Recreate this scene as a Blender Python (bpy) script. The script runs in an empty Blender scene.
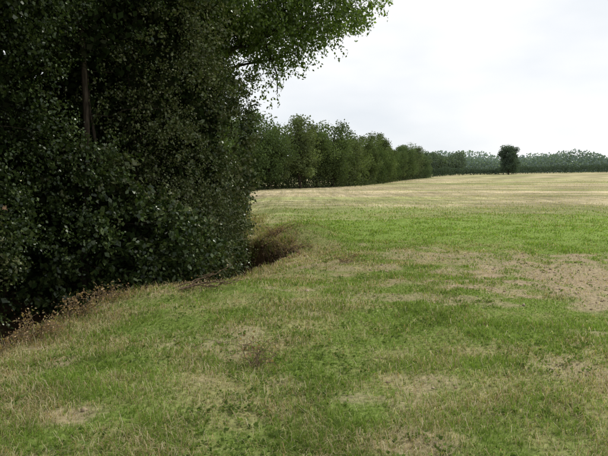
import bpy, math, numpy as np
from mathutils import Vector
rng=np.random.default_rng(7)
S=bpy.context.scene
S.view_settings.view_transform='Standard'; S.view_settings.look='None'; S.view_settings.exposure=0

# ---------------------------------------------------------------- noise
def _h(ix,iy,s):
    n=(ix.astype(np.int64)*374761393+iy.astype(np.int64)*668265263+s*1442695041)&0xffffffff
    n=((n^(n>>13))*1274126177)&0xffffffff
    n=(n^(n>>16))&0xffffffff
    return n/4294967295.0
def vn(x,y,s=0):
    x=np.asarray(x,float);y=np.asarray(y,float)
    ix=np.floor(x);iy=np.floor(y);fx=x-ix;fy=y-iy
    fx=fx*fx*(3-2*fx);fy=fy*fy*(3-2*fy)
    a=_h(ix,iy,s);b=_h(ix+1,iy,s);c=_h(ix,iy+1,s);d=_h(ix+1,iy+1,s)
    return (a*(1-fx)+b*fx)*(1-fy)+(c*(1-fx)+d*fx)*fy
def fbm(x,y,o=4,s=0):
    t=0;a=.5;n=0
    for i in range(o):
        t=t+a*vn(x*2**i+i*17.3,y*2**i-i*9.1,s+i);n+=a;a*=.5
    return t/n
def ss(a,b,x):
    t=np.clip((x-a)/(b-a),0,1);return t*t*(3-2*t)
# ---------------------------------------------------------------- layout
EY=[-60,-8,2,6,8.2,9.5,11.2,12.6,14.3,15.8,19,30,60,85,105,155,200,260]
EX=[-12,-6.4,-4.3,-3.15,-2.9,-1.9,-1.05,-.62,-.15,-1.15,-1.75,-2.8,-5.6,-7.6,8.2-2,22,42,70]
def x_edge(y): return np.interp(y,EY,EX)
HY=[-60,-8,2,6,8.2,9.5,11,12.5,15,20,30,60,80]
HX=[-14,-7.6,-5.4,-4.35,-3.7,-2.85,-1.98,-1.55,-1.75,-2.6,-3.9,-7.4,-9.8]
def x_hedge(y): return np.interp(y,HY,HX)
def height(x,y,fine=True):
    x=np.asarray(x,float);y=np.asarray(y,float)
    yy=np.clip(y,0,270)
    h=5.5e-5*yy**2+.0125*np.clip(x,-20,200)*ss(30,250,y)
    h=h-ss(275,420,y)*3.0
    s=x_edge(y)-x+ (fbm(x*1.3,y*1.3,3,5)-.5)*.5*(y<40)
    fade=1-ss(70,90,y)
    d=1.45*ss(-.02,.55,s)-1.0*ss(2.2,3.8,s)
    lip=-.18*ss(-1.9,0,s)*(1-ss(0,.3,s))
    h=h+(-d+lip)*fade
    h=h+.42*np.exp(-(((x+.1)/1.0)**2+((y-16.4)/1.3)**2))
    h=h+.14*np.exp(-(((x+1.9)/1.2)**2+((y-8.6)/1.0)**2))
    if fine:
        near=1-ss(40,120,np.hypot(x,y))
        h=h+near*((fbm(x*.5,y*.5,3,11)-.5)*.16+(fbm(x*3.2,y*3.2,3,12)-.5)*.07)
        soil=soilmask(x,y)
        h=h+near*soil*(fbm(x*7,y*7,2,13)-.5)*.06
        h=h+near*ss(0,.3,s)*(fbm(x*4,y*4,3,14)-.5)*.3
    return h
def soilmask(x,y):
    n=fbm(x*.9,y*.9,4,31);n2=fbm(x*3.5,y*3.5,3,32)
    e=((x-5.8)/2.9)**2+((y-9.7)/3.2)**2
    m=.92*ss(.5,-.75,e-1+(n-.5)*2.8+(n2-.5)*3.0)
    e2=((x-3.4)/1.5)**2+((y-12.0)/1.2)**2
    m=np.maximum(m,.65*ss(.4,-.4,e2-1+(n-.5)*2.2+(n2-.5)*2))
    sp=ss(.64,.76,fbm(x*1.3+5,y*1.3,4,33)+(n2-.5)*.15)*.6*(np.hypot(x,y)<16)
    return np.clip(np.maximum(m,sp),0,1)
def masks(x,y):
    s=x_edge(y)-x
    n=fbm(x*.45,y*.45,4,21);n2=fbm(x*2.6,y*2.6,4,22)
    dry=.14+(n-.5)*1.1+(n2-.5)*1.7
    dry=dry+.55*ss(-1.6,-.2,s)*(y<45)
    dry=dry+.30*ss(.3,-2.5,x)*ss(7.5,3,y)
    dry=dry+.24*np.exp(-(((x-.6)/2.4)**2+((y-14.5)/2.3)**2))
    wob=(fbm(x*.12,y*.12,3,23)-.5)*9+(fbm(x*.5,y*.9,3,24)-.5)*9
    strip=ss(12.5,18,y+wob*.5)*ss(33,22,y+wob)*ss(-1.6,2.4,x+wob*.3)
    dry=dry-.5*strip
    field=ss(20,36,y+wob)
    return np.clip(dry,0,1),strip,field,soilmask(x,y),s
def groundcol(x,y):
    dry,strip,field,soil,s=masks(x,y)
    G=np.array([.135,.185,.046]);G2=np.array([.205,.285,.075]);D=np.array([.30,.25,.14]);E=np.array([.32,.25,.175])
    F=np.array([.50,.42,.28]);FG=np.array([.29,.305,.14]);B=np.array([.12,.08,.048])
    def mix(a,b,t): return a*(1-t[...,None])+b*t[...,None]
    c=mix(np.broadcast_to(G,x.shape+(3,)),D,dry)
    c=mix(c,G2,strip*.8)
    g=fbm(x*.03+3,y*.10,4,41)*.7+fbm(x*.12,y*.4,4,42)*.45
    a=math.radians(62);v=-x*math.sin(a)+y*math.cos(a)
    band=ss(.2,.9,.5+.5*np.sin(v*2*math.pi/12+3*fbm(x*.05,y*.05,2,43)))
    gm=np.clip(ss(.43,.72,g)*.95+ss(60,25,y)*.35,0,1)
    fc=mix(np.broadcast_to(F,x.shape+(3,)),FG,gm)
    lite=ss(.55,.75,fbm(x*.025+7,y*.12+3,3,44))
    fc=fc*(0.84+.14*band+.24*lite+.10*ss(80,150,y))[...,None]
    c=mix(c,fc,field)
    c=mix(c,E,soil*.9*(1-field))
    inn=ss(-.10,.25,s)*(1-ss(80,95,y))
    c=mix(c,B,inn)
    return c,field,soil,inn
# ---------------------------------------------------------------- mesh util
def mkmesh(name,co,faces_flat,starts,mat,col=None,smooth=False,attrs=None):
    me=bpy.data.meshes.new(name)
    me.vertices.add(len(co));me.vertices.foreach_set('co',np.ascontiguousarray(co,dtype=np.float32).ravel())
    me.loops.add(len(faces_flat));me.loops.foreach_set('vertex_index',np.asarray(faces_flat,dtype=np.int32))
    me.polygons.add(len(starts));me.polygons.foreach_set('loop_start',np.asarray(starts,dtype=np.int32))
    me.update(calc_edges=True)
    if smooth: me.polygons.foreach_set('use_smooth',np.ones(len(starts),dtype=bool))
    if col is not None:
        a=me.color_attributes.new('Col','FLOAT_COLOR','POINT')
        c4=np.ones((len(co),4),dtype=np.float32);c4[:,:3]=np.clip(col,0,1);a.data.foreach_set('color',c4.ravel())
    for k,v in (attrs or {}).items():
        a=me.attributes.new(k,'FLOAT','POINT');a.data.foreach_set('value',np.asarray(v,dtype=np.float32).ravel())
    me.materials.append(mat)
    return me
def obj(name,me,parent=None,loc=(0,0,0)):
    o=bpy.data.objects.new(name,me);S.collection.objects.link(o);o.location=loc
    if parent: o.parent=parent
    return o
def nrm(v): return v/np.maximum(np.linalg.norm(v,axis=-1,keepdims=True),1e-9)
def leaves(name,c,d,size,col,mat,aspect=.62):
    N=len(c);d=nrm(d);r=rng.normal(size=(N,3))
    sd=nrm(np.cross(d,r));up=np.cross(sd,d)
    L=size[:,None];W=L*aspect*.5
    v=np.empty((N,4,3))
    v[:,0]=c-d*L*.5; v[:,1]=c+sd*W+up*W*.35-d*L*.05; v[:,2]=c+d*L*.5; v[:,3]=c-sd*W+up*W*.35-d*L*.05
    return mkmesh(name,v.reshape(-1,3),np.arange(N*4),np.arange(N)*4,mat,np.repeat(col,4,axis=0))
def blades(name,p,hd,ln,w,lean,col,mat,tipcol=None):
    N=len(p);dx=np.cos(hd);dy=np.sin(hd);Z=np.zeros(N)
    sd=np.stack([-dy,dx,Z],1)*w[:,None]*.5
    f=np.stack([dx,dy,Z],1)
    m=p+f*(ln*lean*.30)[:,None];m[:,2]+=ln*.6*np.sqrt(np.clip(1-lean**2*.4,.05,1))
    t=p+f*(ln*lean)[:,None];t[:,2]+=ln*np.sqrt(np.clip(1-lean**2,.02,1))
    v=np.empty((N,5,3));v[:,0]=p-sd;v[:,1]=p+sd;v[:,2]=m+sd*.8;v[:,3]=m-sd*.8;v[:,4]=t
    b=(np.arange(N)*5)[:,None]
    fl=(b+np.array([0,1,2,3,3,2,4])).ravel()
    st=np.stack([np.arange(N)*7,np.arange(N)*7+4],1).ravel()
    c=np.repeat(col,5,axis=0)
    return mkmesh(name,v.reshape(-1,3),fl,st,mat,c)
class Tubes:
    def __init__(s): s.v=[];s.f=[];s.n=0
    def add(s,pts,rad,k=7):
        pts=np.asarray(pts,float);rad=np.asarray(rad,float);m=len(pts)
        t=nrm(np.gradient(pts,axis=0))
        ref=np.array([.3,.2,1.]) if abs(t[0][2])<.8 else np.array([1.,.2,0.])
        a=nrm(np.cross(t,ref));b=np.cross(t,a)
        th=np.linspace(0,2*np.pi,k,endpoint=False)
        ring=pts[:,None]+rad[:,None,None]*(np.cos(th)[None,:,None]*a[:,None]+np.sin(th)[None,:,None]*b[:,None])
        s.v.append(ring.reshape(-1,3))
        i=np.arange(m-1)[:,None]*k;j=np.arange(k)[None];j2=(j+1)%k
        q=np.stack([i+j,i+j2,i+k+j2,i+k+j],-1).reshape(-1,4)+s.n
        s.f.append(q);s.n+=m*k
    def mesh(s,name,mat):
        v=np.concatenate(s.v);f=np.concatenate(s.f)
        return mkmesh(name,v,f.ravel(),np.arange(len(f))*4,mat,smooth=True)
def wpath(p0,p1,n=8,j=.1,sag=0,r=None):
    r=r or rng
    t=np.linspace(0,1,n)[:,None];p=np.asarray(p0)*(1-t)+np.asarray(p1)*t
    w=np.cumsum(r.normal(size=(n,3)),axis=0)*j/math.sqrt(n);w-=w[0]
    p=p+w;p[:,2]+=sag*4*(t*(1-t))[:,0]
    return p
# ---------------------------------------------------------------- materials
def newmat(n):
    m=bpy.data.materials.new(n);m.use_nodes=True;nt=m.node_tree;nt.nodes.clear();return m,nt
def leafmat(n,trans=.35,gloss=.06,rough=.4,far=False):
    m,nt=newmat(n);N=nt.nodes;K=nt.links.new
    at=N.new('ShaderNodeAttribute');at.attribute_name='Col'
    src=at.outputs['Color']
    if far: # distance haze painted into the leaf colour, bluer with world Y
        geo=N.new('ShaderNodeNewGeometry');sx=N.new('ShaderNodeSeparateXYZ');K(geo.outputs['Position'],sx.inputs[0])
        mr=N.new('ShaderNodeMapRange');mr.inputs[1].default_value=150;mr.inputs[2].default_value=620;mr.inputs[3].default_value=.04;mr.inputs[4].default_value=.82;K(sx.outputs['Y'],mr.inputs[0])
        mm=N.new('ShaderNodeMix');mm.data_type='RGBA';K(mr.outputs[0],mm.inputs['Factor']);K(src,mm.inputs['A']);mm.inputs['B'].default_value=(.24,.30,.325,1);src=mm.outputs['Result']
    df=N.new('ShaderNodeBsdfDiffuse');K(src,df.inputs[0]);out=df.outputs[0]
    if trans>0:
        tr=N.new('ShaderNodeBsdfTranslucent')
        m2=N.new('ShaderNodeVectorMath');m2.operation='MULTIPLY';m2.inputs[1].default_value=(1.35,1.55,.6);K(src,m2.inputs[0]);K(m2.outputs[0],tr.inputs[0])
        mx=N.new('ShaderNodeMixShader');mx.inputs[0].default_value=trans;K(out,mx.inputs[1]);K(tr.outputs[0],mx.inputs[2]);out=mx.outputs[0]
    o=N.new('ShaderNodeOutputMaterial')
    if gloss>0:
        gl=N.new('ShaderNodeBsdfGlossy');gl.inputs['Roughness'].default_value=rough;gl.inputs[0].default_value=(.9,.95,.9,1)
        m3=N.new('ShaderNodeMixShader');m3.inputs[0].default_value=gloss;K(out,m3.inputs[1]);K(gl.outputs[0],m3.inputs[2]);out=m3.outputs[0]
    K(out,o.inputs[0])
    return m
def barkmat(n,c1,c2):
    m,nt=newmat(n);N=nt.nodes;K=nt.links.new
    geo=N.new('ShaderNodeNewGeometry');mp=N.new('ShaderNodeMapping');mp.inputs['Scale'].default_value=(14,14,3);K(geo.outputs['Position'],mp.inputs[0])
    noi=N.new('ShaderNodeTexNoise');noi.inputs['Scale'].default_value=2;noi.inputs['Detail'].default_value=4;K(mp.outputs[0],noi.inputs['Vector'])
    r=N.new('ShaderNodeValToRGB');r.color_ramp.elements[0].color=c1+(1,);r.color_ramp.elements[1].color=c2+(1,);r.color_ramp.elements[0].position=.35;r.color_ramp.elements[1].position=.7
    K(noi.outputs[0],r.inputs[0])
    b=N.new('ShaderNodeBsdfDiffuse');K(r.outputs[0],b.inputs['Color'])
    o=N.new('ShaderNodeOutputMaterial');K(b.outputs[0],o.inputs[0]);return m
M_leaf=leafmat('hedge_leaf',.14,.032,.30)
M_inner=leafmat('inner_leaf',0,0)
M_crown=leafmat('crown_leaf',.48,.03,.4)
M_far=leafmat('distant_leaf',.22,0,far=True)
M_grass=leafmat('grass_blade',.3,0)
M_clod=leafmat('clod',0,0)
M_bark=barkmat('bark',(.025,.02,.015),(.08,.064,.05))
M_twig=barkmat('dead_twig',(.09,.06,.04),(.24,.18,.12))
def groundmat():
    m,nt=newmat('field_ground');N=nt.nodes;K=nt.links.new
    at=N.new('ShaderNodeAttribute');at.attribute_name='Col'
    fa=N.new('ShaderNodeAttribute');fa.attribute_name='field'
    geo=N.new('ShaderNodeNewGeometry')
    def noise(sc,de,vec=None):
        n=N.new('ShaderNodeTexNoise');n.inputs['Scale'].default_value=sc;n.inputs['Detail'].default_value=de;n.inputs['Roughness'].default_value=.65
        K(vec or geo.outputs['Position'],n.inputs['Vector']);return n.outputs[0]
    def mr(v,a,b,lo=.3,hi=.7):
        q=N.new('ShaderNodeMapRange');q.inputs[1].default_value=lo;q.inputs[2].default_value=hi;q.inputs[3].default_value=a;q.inputs[4].default_value=b;K(v,q.inputs[0]);return q.outputs[0]
    def mth(op,a,b):
        q=N.new('ShaderNodeMath');q.operation=op
        for i,z in enumerate((a,b)):
            if isinstance(z,(int,float)): q.inputs[i].default_value=z
            else: K(z,q.inputs[i])
        return q.outputs[0]
    a=mr(noise(26,4),.5,1.4)
    mp=N.new('ShaderNodeMapping');mp.inputs['Rotation'].default_value=(0,0,math.radians(28));mp.inputs['Scale'].default_value=(1.1,.06,1);K(geo.outputs['Position'],mp.inputs[0])
    row=mr(noise(1.6,2,mp.outputs[0]),.66,1.2)
    mp2=N.new('ShaderNodeMapping');mp2.inputs['Scale'].default_value=(.10,.45,1);K(geo.outputs['Position'],mp2.inputs[0])
    row2=mr(noise(1.0,6,mp2.outputs[0]),.50,1.32)
    rr=mth('MULTIPLY',row,row2)
    rowm=mth('ADD',mth('MULTIPLY',rr,fa.outputs['Fac']),mth('SUBTRACT',1.0,fa.outputs['Fac']))
    f=mth('MULTIPLY',a,rowm)
    mul=N.new('ShaderNodeVectorMath');mul.operation='SCALE';K(at.outputs['Color'],mul.inputs[0]);K(f,mul.inputs['Scale'])
    bs=N.new('ShaderNodeBsdfDiffuse')
    K(mul.outputs[0],bs.inputs['Color'])
    o=N.new('ShaderNodeOutputMaterial');K(bs.outputs[0],o.inputs[0]);return m
# ---------------------------------------------------------------- ground
nx,ny=640,720
def sp(n,a,b,c,lo,hi):
    u=np.linspace(np.arcsinh((lo-c)/a)/b,np.arcsinh((hi-c)/a)/b,n);return c+a*np.sinh(b*u)
gx=sp(nx,2.4,7,0,-1800,1800);gy=sp(ny,2.6,7,7,-150,3500)
X,Y=np.meshgrid(gx,gy);H=height(X,Y)
C,fm,sm,_=groundcol(X,Y)
co=np.stack([X,Y,H],-1).reshape(-1,3)
i=(np.arange(ny-1)[:,None]*nx+np.arange(nx-1)[None]).ravel()
q=np.stack([i,i+1,i+1+nx,i+nx],1)
g=mkmesh('ground',co,q.ravel(),np.arange(len(q))*4,groundmat(),C.reshape(-1,3),True,{'field':fm})
obj('ground',g)
# ---------------------------------------------------------------- grass
def pick(pal,n):
    pal=np.array(pal);k=rng.integers(0,len(pal),n);c=pal[k]*rng.uniform(.75,1.25,(n,1));return c
N=430000
d=np.exp(rng.uniform(np.log(2.4),np.log(60),N));th=rng.uniform(-.62,.62,N)
x=d*np.sin(th);y=d*np.cos(th)
cell=.07
tx=np.floor(x/cell);ty=np.floor(y/cell);nearw=.5*(d<9)*rng.random(N)
x=x+((tx+_h(tx,ty,71))*cell-x)*nearw;y=y+((ty+_h(tx,ty,72))*cell-y)*nearw
dry,strip,field,soil,s=masks(x,y)
keep=(rng.random(N)>soil*.93)&(s<.9)&(rng.random(N)>ss(-.05,.4,s)*.85)&(rng.random(N)>field*.7)&(rng.random(N)<ss(55,22,d+8*fbm(x*.3,y*.3,2,54)))
x,y,d,dry,strip,field,soil,s=[q[keep] for q in (x,y,d,dry,strip,field,soil,s)];n=len(x)
tuft=fbm(x*2.2,y*2.2,3,51);big=fbm(x*.7,y*.7,3,52)
ln=(.020+.052*ss(.35,.75,tuft)+.022*ss(.4,.8,big))*rng.uniform(.55,1.35,n)*(1-.5*soil)*(1+.6*ss(-.9,.1,s))
isdry=rng.random(n)<np.clip(dry*.75+.07+.15*ss(-1,0,s)+.35*field,0,.9)
col=pick([(.155,.23,.045),(.195,.265,.062),(.125,.19,.038),(.235,.28,.082),(.17,.245,.05)],n)
col=col*(1+.2*strip[:,None])*(.66+.66*fbm(x*1.5,y*1.5,4,53))[:,None]
colD=pick([(.42,.36,.21),(.33,.27,.15),(.47,.42,.27),(.24,.18,.10)],n)
col=np.where(isdry[:,None],colD,col)
lean=np.clip(rng.uniform(.25,.98,n)+isdry*.15,0,.985)
w=.0034*np.maximum(1,d/3.6)*rng.uniform(.7,1.4,n)
ln=ln*np.maximum(1,(d/10)**.25)
P=np.stack([x,y,height(x,y)-.005],1)
obj('meadow_grass',blades('meadow_grass',P,rng.uniform(0,2*np.pi,n),ln,w,lean,col,M_grass))
# straw litter, lying flat
N=56000
d=np.exp(rng.uniform(np.log(2.3),np.log(26),N));th=rng.uniform(-.66,.66,N);x=d*np.sin(th);y=d*np.cos(th)
dry,strip,field,soil,s=masks(x,y)
k=(rng.random(N)<np.clip(.08+dry*.8+soil*.35,0,1)*(1-.7*strip))&(s<.2);x,y,d,s=[q[k] for q in (x,y,d,s)];n=len(x)
P=np.stack([x,y,height(x,y)+rng.uniform(.008,.04,n)],1)
obj('straw_litter',blades('straw_litter',P,rng.uniform(0,2*np.pi,n),rng.uniform(.04,.12,n),.0026*np.maximum(1,d/3.8)*rng.uniform(.7,1.3,n),rng.uniform(.95,1.0,n),pick([(.44,.38,.24),(.36,.28,.16),(.28,.19,.10),(.50,.44,.30)],n),M_grass))
# tall rank grass on the ditch bank
N=26000
y=rng.uniform(3.5,30,N);y=np.where(rng.random(N)<.3,rng.uniform(12.5,18.5,N),y);s=rng.normal(-.12,.30,N);x=x_edge(y)-s
clump=fbm(x*1.7,y*1.7,3,61);k=rng.random(N)<ss(.40,.66,clump);x,y,s=x[k],y[k],s[k];n=len(x)
P=np.stack([x,y,height(x,y)-.01],1)
dr=rng.random(n)<.66
col=np.where(dr[:,None],pick([(.35,.28,.17),(.30,.21,.12),(.20,.13,.075),(.42,.36,.23)],n),pick([(.13,.20,.04),(.17,.22,.055)],n))
obj('bank_grass',blades('bank_grass',P,rng.uniform(0,2*np.pi,n),rng.uniform(.06,.22,n),.006*np.maximum(1,y/9),rng.uniform(.4,.97,n),col,M_grass))
# stubble standing in the field
N=120000
d=np.exp(rng.uniform(np.log(18),np.log(170),N));th=rng.uniform(-.30,.66,N);x=d*np.sin(th);y=d*np.cos(th)
dry,strip,field,soil,s=masks(x,y)
k=(rng.random(N)<field)&(s<-1.0)&(rng.random(N)<ss(.3,.65,fbm(x*.12,y*.6,4,66)));x,y,d=x[k],y[k],d[k];n=len(x)
P=np.stack([x,y,height(x,y)-.01],1)
gr=rng.random(n)<.22+.3*ss(50,26,d)
col=np.where(gr[:,None],pick([(.20,.25,.09),(.24,.28,.12)],n),pick([(.54,.46,.31),(.44,.36,.23),(.60,.52,.38)],n))
obj('field_stubble',blades('field_stubble',P,rng.uniform(0,2*np.pi,n),rng.uniform(.06,.13,n)*np.maximum(1,d/90),.012*np.maximum(1,d/30),rng.uniform(.05,.7,n),col,M_grass))
# broad-leaved weeds
N=4200
d=np.exp(rng.uniform(np.log(2.5),np.log(16),N));th=rng.uniform(-.7,.7,N);cx=d*np.sin(th);cy=d*np.cos(th)
k=(x_edge(cy)-cx<0)&(fbm(cx*.9,cy*.9,3,91)>.5);cx,cy=cx[k],cy[k];m=len(cx)
R=7;ang=rng.uniform(0,2*np.pi,(m,R));rr=rng.uniform(.015,.05,(m,R))
lx=(cx[:,None]+rr*np.cos(ang)).ravel();ly=(cy[:,None]+rr*np.sin(ang)).ravel()
c=np.stack([lx,ly,height(lx,ly)+rng.uniform(.01,.035,m*R)],1)
dd=np.stack([np.cos(ang).ravel(),np.sin(ang).ravel(),rng.uniform(-.1,.7,m*R)],1)
obj('broadleaf_weeds',leaves('broadleaf_weeds',c,dd,rng.uniform(.015,.038,m*R),pick([(.13,.18,.045),(.16,.22,.06),(.10,.145,.04)],m*R),M_grass,.8))
# clods
def clods(name,cx,cy,r,pal):
    m=len(cx)
    base=np.array([[1,0,0],[0,1,0],[-1,0,0],[0,-1,0],[0,0,1],[0,0,-1.]]);tri=np.array([[0,1,4],[1,2,4],[2,3,4],[3,0,4],[1,0,5],[2,1,5],[3,2,5],[0,3,5]])
    v=np.stack([cx,cy,height(cx,cy)+r*.2],1)[:,None]+base[None]*r[:,None,None]*rng.uniform(.6,1.3,(m,6,1))*np.array([1,1,.7])
    f=(tri[None]+(np.arange(m)*6)[:,None,None]).reshape(-1,3)
    obj(name,mkmesh(name,v.reshape(-1,3),f.ravel(),np.arange(len(f))*3,M_clod,np.repeat(pick(pal,m),6,axis=0)))
N=5000
cx=rng.uniform(-3,10,N);cy=rng.uniform(3,15,N);k=(rng.random(N)<soilmask(cx,cy));cx,cy=cx[k],cy[k]
clods('soil_clods',cx,cy,rng.uniform(.006,.020,len(cx))*rng.choice([1,1,1,1.8],len(cx)),[(.32,.25,.17),(.25,.19,.125),(.38,.31,.23)])
N=1500
cy=rng.uniform(12,18,N);cx=x_edge(cy)-rng.uniform(-.15,.9,N)
clods('ditch_bank_clods',cx,cy,rng.uniform(.015,.07,N),[(.17,.11,.065),(.12,.08,.05),(.22,.15,.09)])
# ---------------------------------------------------------------- hedgerow
def sprays(cen,dirv,nl,length,ls,spread=.5):
    M=len(cen);t=rng.uniform(0,1,(M,nl,1))
    p=cen[:,None]+dirv[:,None]*t*length[:,None,None]+rng.normal(size=(M,nl,3))*ls*.85
    p[...,2]-=(t[...,0]**2)*length[:,None]*.3
    dd=dirv[:,None]*.5+rng.normal(size=(M,nl,3))*spread;dd[...,2]-=.25
    return p.reshape(-1,3),dd.reshape(-1,3)
hedge=bpy.data.objects.new('hedgerow',None);S.collection.objects.link(hedge)
def face(y,z):
    b=(fbm(y*.75+z*.15,z*.40,2,81)-.5)*2.9+(fbm(y*2.1,z*1.6,3,82)-.5)*1.9
    b=b*np.where(y>11,.60,1.0)
    b=b-.35*ss(.6,-.6,z)-.1-.75*ss(.9,-.2,z)*ss(9.6,8.6,y)
    return x_hedge(y)+b
def hcol(y,z,n,u):
    sp_=fbm(y*.7+9,z*.4,3,83)
    c=pick([(.028,.044,.013),(.040,.064,.018),(.055,.082,.024),(.020,.036,.011),(.080,.108,.036)],n)
    lite=pick([(.09,.115,.038),(.125,.142,.06),(.07,.095,.03),(.145,.15,.075)],n)
    t=np.clip(ss(9.0,11.3,y+(sp_-.5)*4)*.72+ss(.56,.72,sp_)*.55,0,1)
    return np.where((u<t)[:,None],lite,c)
M=17500
y=rng.uniform(5,18,M);z=rng.uniform(-.5,7.4,M)
dep=rng.exponential(.17,M)
gap=fbm(y*1.6,z*1.0,3,84);dep=dep+ss(.52,.38,gap)*1.5
gap2=fbm(y*3.6,z*3.2,2,85);dep=dep+ss(.46,.28,gap2)*.8
xx=face(y,z)-dep
gz=height(xx,y,False)
cen=np.stack([xx,y,np.maximum(z,gz+.15)],1)
dv=nrm(np.stack([rng.normal(.6,.5,M),rng.normal(-.25,.6,M),rng.normal(.05,.6,M)],1))
lng=rng.uniform(.12,.40,M)*np.where(rng.random(M)<.06,2.0,1)
p,dd=sprays(cen,dv,17,lng,.05)
usp=np.repeat(rng.random(M),17)
c=hcol(p[:,1],p[:,2],len(p),usp)
ivy=ss(.50,.60,fbm(y*.9+4,z*.7,3,86))
szs=np.repeat(rng.choice([.8,1.0,1.35],M)*(.88+.6*ivy),17)
obj('face_foliage',leaves('hedge_face_foliage',p,dd,rng.uniform(.036,.066,len(p))*szs,c,M_leaf,.7),hedge)
M=42000
y=rng.uniform(4,20,M);z=rng.uniform(-.6,7.6,M);xx=face(y,z)-.7-rng.exponential(.7,M);z=np.maximum(z,height(xx,y,False)+.1)
p=np.stack([xx,y,z],1)
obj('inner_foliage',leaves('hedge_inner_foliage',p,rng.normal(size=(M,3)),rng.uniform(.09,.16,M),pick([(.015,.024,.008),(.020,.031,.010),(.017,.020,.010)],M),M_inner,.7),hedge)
M=28000
y=rng.uniform(-1,24,M);z=rng.uniform(-.6,10,M);xx=x_hedge(y)-2.1-rng.random(M)*3
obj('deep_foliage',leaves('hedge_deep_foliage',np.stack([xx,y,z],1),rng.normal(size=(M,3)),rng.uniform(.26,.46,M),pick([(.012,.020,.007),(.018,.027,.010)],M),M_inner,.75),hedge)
M=40000
y=18+62*rng.random(M)**1.5;z=rng.uniform(-.3,6.6,M);xx=face(y,z)-rng.exponential(.6,M)-rng.random(M)*1.0;z=z+height(xx,y,False)
obj('further_foliage',leaves('hedge_further_foliage',np.stack([xx,y,z],1),rng.normal(size=(M,3)),rng.uniform(.12,.2,M)*np.maximum(1,y/30),pick([(.05,.08,.02),(.07,.105,.028),(.085,.12,.035)],M),M_leaf,.75),hedge)
T=Tubes()
for i in range(22):
    y0=rng.uniform(4,15);x0=float(x_hedge(y0))-rng.uniform(1.2,2.1);z0=float(height(x0,y0,False))-.1
    top=rng.uniform(3.5,7);r0=rng.uniform(.015,.04)
    pt=wpath((x0,y0,z0),(x0+rng.normal(0,.3),y0+rng.normal(0,.5),top),10,.35)
    T.add(pt,np.linspace(r0,r0*.35,10),6)
    for k in range(4):
        j=rng.integers(1,8);b=pt[j];e=b+np.array([rng.uniform(.6,1.6),rng.normal(0,.6),rng.uniform(-.1,.7)])
        if y0<10.5: T.add(wpath(b,e,6,.12),np.linspace(r0*.3,.003,6),5)
T.add(wpath((-3.9,10.1,-1),(-3.5,10.4,7),12,.15),np.linspace(.06,.04,12),8)
obj('stems',T.mesh('hedge_stems',M_bark),hedge)
# ---------------------------------------------------------------- overhanging tree
def lobes_fill(lobes,per,ls,nl,length,shell=.55,droop=0.):
    ps=[];ds=[];tn=[]
    for (cx,cy,cz,rx,ry,rz) in lobes:
        M=max(int(per*rx*ry*rz),8)
        u=nrm(rng.normal(size=(M,3)));rad=rng.random(M)**(1/3*shell)
        nn=fbm(u[:,0]*2.5+cx*3,u[:,2]*2.5+u[:,1]*2+cz,3,int(abs(cx*13+cz*7))%97)
        rad=rad*(.66+.70*nn)
        c=np.array([cx,cy,cz])+u*rad[:,None]*np.array([rx,ry,rz])
        g=fbm(c[:,0]*2.2+c[:,1],c[:,2]*2.2,2,88);k=g>.36
        c=c[k];u=u[k];M=len(c)
        dv=nrm(u+rng.normal(size=(M,3))*.6+np.array([0,0,-droop]))
        p,dd=sprays(c,dv,nl,np.full(M,length)*rng.uniform(.5,1.2,M),ls)
        ps.append(p);ds.append(dd);tn.append(np.repeat(rng.uniform(.7,1.3,M),nl))
    return np.concatenate(ps),np.concatenate(ds),np.concatenate(tn)
tree=bpy.data.objects.new('overhanging_ash_tree',None);S.collection.objects.link(tree)
lobA=[(1.0,14,6.15,.95,1.1,.95),(.2,14.2,5.75,.95,1.1,.85),(-.7,14,5.35,.95,1.1,1.0),(-1.6,13.8,4.9,.8,1.0,1.0),
     (0,14.3,7.4,1.9,1.9,1.2),(-1.3,15.2,6.2,1.4,1.5,1.2),(-1.2,12.8,5.9,1.1,1.2,.9),(1.5,14.1,5.75,.5,.6,.45),(.55,14,5.15,.5,.5,.4),(-.2,13.9,4.65,.45,.5,.45),(-.8,13.9,4.1,.38,.5,.5)]
lobB=[(-2.4,14.4,6.6,1.8,2.0,1.6),(-3,14.5,8.6,2.6,2.6,1.8)]
p,dd,tn=lobes_fill(lobA,430,.05,15,.36,.8,.3);p2,d2,tn2=lobes_fill(lobB,110,.06,12,.4,.7,.3)
p=np.concatenate([p,p2]);dd=np.concatenate([dd,d2]);tn=np.concatenate([tn,tn2]);n=len(p)
c=pick([(.105,.155,.036),(.14,.195,.05),(.09,.13,.032),(.18,.235,.072)],n)*tn[:,None]
obj('crown_foliage',leaves('tree_crown_foliage',p,dd,rng.uniform(.05,.095,n),c,M_crown),tree)
lob=lobA+lobB
T=Tubes()
base=np.array([-3.0,14.4,-.9]);
tr_=wpath(base,(-2.6,14.4,9.5),14,.25);T.add(tr_,np.linspace(.24,.06,14),10)
l2=wpath((-2.95,14.3,1.2),(-1.0,13.6,8.0),12,.2);T.add(l2,np.linspace(.12,.04,12),8)
for l in lob:
    e=np.array(l[:3]);j=rng.integers(5,9);src=tr_ if rng.random()<.5 else l2
    pt=wpath(src[j],e,9,.2,.15);T.add(pt,np.linspace(.05,.012,9),6)
    for k in range(7):
        u=nrm(rng.normal(size=3));q=e+u*np.array(l[3:])*rng.uniform(.5,.8);j=rng.integers(4,9)
        T.add(wpath(pt[j],q,6,.08,.05),np.linspace(.011,.004,6),4)
obj('trunk_and_limbs',T.mesh('tree_limbs',M_bark),tree)
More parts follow.
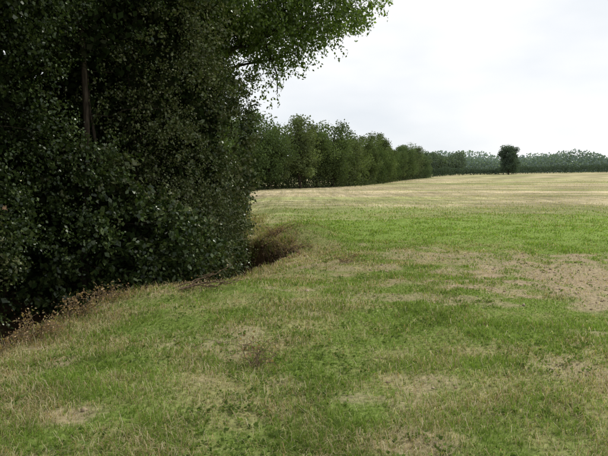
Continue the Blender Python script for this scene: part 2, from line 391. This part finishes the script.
# ---------------------------------------------------------------- distant trees
def far_tree(name,seed,h,w,nl,ls,tint,low=.12,mat=None,K=26,zc=.45,rb=(.11,.21)):
    r=np.random.default_rng(seed)
    T=Tubes();top=np.array([r.normal(0,.3),r.normal(0,.3),h*.85]);tr=wpath((0,0,-.3),top,10,.3,r=r);T.add(tr,np.linspace(h*.022,h*.005,10),7)
    ps=[];cs=[]
    for i in range(K):
        zf=low+(.9-low)*(i+.5)/K;ww=w*.5*math.sqrt(max(0.05,1-((zf-zc)/(1-zc+.03) if zf>zc else (zf-zc)/(zc+.1))**2))
        a=i*2.4+r.uniform(-.5,.5);rr=max(0,ww-w*.1)*r.uniform(.35,1.0);cen=np.array([rr*math.cos(a),rr*math.sin(a),zf*h])
        R=w*r.uniform(*rb)
        T.add(wpath(tr[int(np.clip(zf*8,1,8))],cen,6,.2,r=r),np.linspace(h*.007,.015,6),5)
        M=nl//K;u=nrm(r.normal(size=(M,3)));rad=r.random(M)**.45
        p=cen+u*rad[:,None]*R*np.array([1,1,.8])*(.75+.5*r.random((M,1)))
        ps.append(p);lum=r.uniform(.65,1.25);cs.append(np.array(tint)[None]*lum*r.uniform(.75,1.25,(M,1)))
    p=np.concatenate(ps);c=np.concatenate(cs)
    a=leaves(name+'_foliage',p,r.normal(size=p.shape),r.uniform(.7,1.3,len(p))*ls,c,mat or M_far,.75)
    return a,T.mesh(name+'_wood',M_bark)
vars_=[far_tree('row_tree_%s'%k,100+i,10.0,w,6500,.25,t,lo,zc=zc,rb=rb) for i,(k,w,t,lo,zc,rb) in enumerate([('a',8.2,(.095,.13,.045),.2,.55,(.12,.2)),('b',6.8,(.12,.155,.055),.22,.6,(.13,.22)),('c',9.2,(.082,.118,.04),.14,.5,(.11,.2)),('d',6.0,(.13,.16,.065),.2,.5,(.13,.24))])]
row=bpy.data.objects.new('distant_tree_row',None);S.collection.objects.link(row)
pth=[(-12,70),(-9.6,80),(-4.5,88),(3,97),(9,108),(17,132),(24.5,160),(33,182),(43,202)]
pa=np.array(pth);L=np.concatenate([[0],np.cumsum(np.linalg.norm(np.diff(pa,axis=0),axis=1))])
k=0;t=0
while t<L[-1]:
    px=np.interp(t,L,pa[:,0])+rng.normal(0,.7)-.8;py=np.interp(t,L,pa[:,1])+rng.normal(0,1.2)
    a,b=vars_[rng.integers(0,4)];sc=rng.uniform(.82,1.14)*(1.04-.14*(t/L[-1]))
    rz=rng.uniform(0,6.28);z=float(height(px,py,False))
    for nm,me in (('foliage',a),('wood',b)):
        o=obj('row_%s_%d'%(nm,k),me,row,(px,py,z));o.scale=(sc,sc,sc*rng.uniform(.9,1.08));o.rotation_euler=(0,0,rz)
    k+=1;t+=rng.uniform(2.6,4.8)
for i in range(30):
    t=L[-1]*i/30;px=np.interp(t,L,pa[:,0])-4;py=np.interp(t,L,pa[:,1])+5
    a,b=vars_[i%4];z=float(height(px,py,False))
    for nm,me in (('foliage',a),('wood',b)):
        o=obj('row_%s_%d'%(nm,k),me,row,(px,py,z));o.scale=(.95,.95,.84);o.rotation_euler=(0,0,i*1.7)
    k+=1
M=30000
t=rng.uniform(0,L[-1],M);px=np.interp(t,L,pa[:,0])+rng.normal(-.8,1.1,M);py=np.interp(t,L,pa[:,1])+rng.normal(.8,1.1,M)
hh=.9+2.1*fbm(t*.35,t*0,3,95);zz=rng.random(M)*hh+height(px,py,False)
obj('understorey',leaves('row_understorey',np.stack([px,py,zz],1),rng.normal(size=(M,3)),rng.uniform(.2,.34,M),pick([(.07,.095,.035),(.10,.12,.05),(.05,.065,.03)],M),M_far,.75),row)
a,b=far_tree('lone_tree',58,12.0,10,15000,.36,(.050,.078,.034),.14,K=44,zc=.42,rb=(.12,.19))
lt=bpy.data.objects.new('lone_field_tree',None);S.collection.objects.link(lt)
lx,ly=82,238;lt.location=(lx,ly,float(height(lx,ly,False)))
obj('foliage',a,lt);obj('trunk',b,lt)
def blobs(name,path,hf,depth,M,ls,pal,zb=0.,seed=0,lump=.05):
    pa=np.array(path,float);L=np.concatenate([[0],np.cumsum(np.linalg.norm(np.diff(pa,axis=0),axis=1))])
    t=rng.uniform(0,L[-1],M);nz=rng.uniform(-.5,.5,M)
    px=np.interp(t,L,pa[:,0]);py=np.interp(t,L,pa[:,1])+nz*depth
    top=hf*(.40+1.05*fbm(px*lump+seed,py*lump,4,97+seed))*np.sqrt(np.clip(1-(nz*1.9)**2*.6,.1,1))
    v=rng.random(M)**.6
    zz=v*top+height(px,py,False)+zb
    lum=.65+.7*vn(px*lump*6,py*lump*6+zz*.2,3)
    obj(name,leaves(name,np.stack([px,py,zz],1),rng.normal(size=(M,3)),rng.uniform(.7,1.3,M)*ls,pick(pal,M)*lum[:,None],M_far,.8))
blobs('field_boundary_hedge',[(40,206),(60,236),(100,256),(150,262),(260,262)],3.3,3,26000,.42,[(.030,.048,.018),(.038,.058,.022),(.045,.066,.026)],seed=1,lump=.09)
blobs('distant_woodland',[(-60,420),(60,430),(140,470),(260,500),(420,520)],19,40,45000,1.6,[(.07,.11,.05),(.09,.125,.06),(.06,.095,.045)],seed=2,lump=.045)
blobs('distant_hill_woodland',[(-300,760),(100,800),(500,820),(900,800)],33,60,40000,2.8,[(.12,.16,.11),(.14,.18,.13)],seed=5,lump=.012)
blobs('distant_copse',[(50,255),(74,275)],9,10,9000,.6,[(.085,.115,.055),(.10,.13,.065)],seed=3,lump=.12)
# ---------------------------------------------------------------- fallen branches, brush
def brush(name,x,y,n,Ln,hgt,r0,seed,leafy=0,flat=False):
    r=np.random.default_rng(seed);e=bpy.data.objects.new(name,None);S.collection.objects.link(e)
    z=float(height(x,y));e.location=(x,y,z);T=Tubes();tips=[]
    for i in range(n):
        a=r.uniform(0,6.28) if not flat else r.normal(.15,.28)
        l=Ln*r.uniform(.4,1.1);st=np.array([r.normal(0,Ln*.15),r.normal(0,Ln*.12),.02]) if not flat else np.array([r.uniform(-Ln*.6,0),r.normal(0,.08),.03])
        en=st+np.array([math.cos(a)*l,math.sin(a)*l*(1 if not flat else .7),hgt*r.uniform(.2,1.1)])
        pt=wpath(st,en,8,.07,.03,r=r)
        gz=height(pt[:,0]+x,pt[:,1]+y)-z;pt[:,2]=np.maximum(pt[:,2],0)+gz*.9
        T.add(pt,np.linspace(r0,r0*.3,8),5)
        for k in range(4):
            j=r.integers(2,8);q=pt[j]+r.normal(size=3)*np.array([.12,.12,.06]);T.add(wpath(pt[j],q,4,.02,r=r),np.linspace(r0*.4,.002,4),4);tips.append(q)
        tips+=list(pt[2:])
    obj('twigs',T.mesh(name+'_twigs',M_twig),e)
    if leafy:
        tp=np.array(tips);m=len(tp)*leafy;c=np.repeat(tp,leafy,0)+r.normal(size=(m,3))*.035
        obj('dead_leaves',leaves(name+'_leaves',c,r.normal(size=(m,3)),r.uniform(.018,.042,m),pick([(.30,.20,.11),(.23,.15,.085),(.38,.29,.17)],m),M_grass),e)
brush('fallen_branch',-1.35,8.2,6,.75,.22,.013,1,1,True)
brush('dead_bracken',-2.9,7.3,13,.36,.22,.006,2,4)
brush('dead_bracken',-3.05,6.5,15,.40,.24,.006,3,4)
brush('dead_bracken',-3.3,5.7,14,.42,.20,.006,13,4)
brush('dead_bracken',-2.75,8.1,9,.30,.12,.006,14,3)
brush('dead_bracken',-.30,14.6,16,.6,.2,.010,4,4)
brush('dead_bracken',-.75,15.9,16,.6,.2,.010,24,4)
brush('dead_bracken',.75,11.4,9,.35,.10,.006,5,3)
brush('weed_tuft',-.42,5.0,8,.11,.13,.004,6,1)
# ---------------------------------------------------------------- world / sun / camera
W=bpy.data.worlds.new('World');S.world=W;W.use_nodes=True;nt=W.node_tree;nt.nodes.clear();N_=nt.nodes;K=nt.links.new
EL=math.radians(52);AZ=math.radians(55)
sky=N_.new('ShaderNodeTexSky');sky.sky_type='NISHITA';sky.sun_disc=False;sky.sun_elevation=EL;sky.sun_rotation=AZ
tc=N_.new('ShaderNodeTexCoord');mp=N_.new('ShaderNodeMapping');mp.inputs['Scale'].default_value=(1,1,2.6);K(tc.outputs['Generated'],mp.inputs[0])
no=N_.new('ShaderNodeTexNoise');no.inputs['Scale'].default_value=2.3;no.inputs['Detail'].default_value=4;no.inputs['Roughness'].default_value=.5;K(mp.outputs[0],no.inputs['Vector'])
cr=N_.new('ShaderNodeValToRGB');cr.color_ramp.elements[0].position=.33;cr.color_ramp.elements[0].color=(.82,.87,.93,1);cr.color_ramp.elements[1].position=.6;cr.color_ramp.elements[1].color=(1.10,1.10,1.10,1);K(no.outputs[0],cr.inputs[0])
sc=N_.new('ShaderNodeVectorMath');sc.operation='SCALE';sc.inputs['Scale'].default_value=10;K(cr.outputs[0],sc.inputs[0])
mx=N_.new('ShaderNodeMix');mx.data_type='RGBA';mx.inputs['Factor'].default_value=.92;K(sky.outputs[0],mx.inputs['A']);K(sc.outputs[0],mx.inputs['B'])
bg=N_.new('ShaderNodeBackground');bg.inputs['Strength'].default_value=.1;K(mx.outputs['Result'],bg.inputs[0])
o=N_.new('ShaderNodeOutputWorld');K(bg.outputs[0],o.inputs[0])
ld=bpy.data.lights.new('sun','SUN');ld.energy=2.9;ld.angle=math.radians(10);ld.color=(1,.95,.86)
lo=bpy.data.objects.new('sun',ld);S.collection.objects.link(lo)
sd=Vector((math.sin(AZ)*math.cos(EL),math.cos(AZ)*math.cos(EL),math.sin(EL)));lo.rotation_euler=sd.to_track_quat('Z','Y').to_euler()
cd=bpy.data.cameras.new('camera');cd.lens=35;cd.sensor_width=36;cd.clip_end=6000;cd.clip_start=.05
cam=bpy.data.objects.new('camera',cd);S.collection.objects.link(cam);cam.location=(0,0,1.6+float(height(0,0,False)));cam.rotation_euler=(math.radians(90-4.55),0,0);S.camera=cam
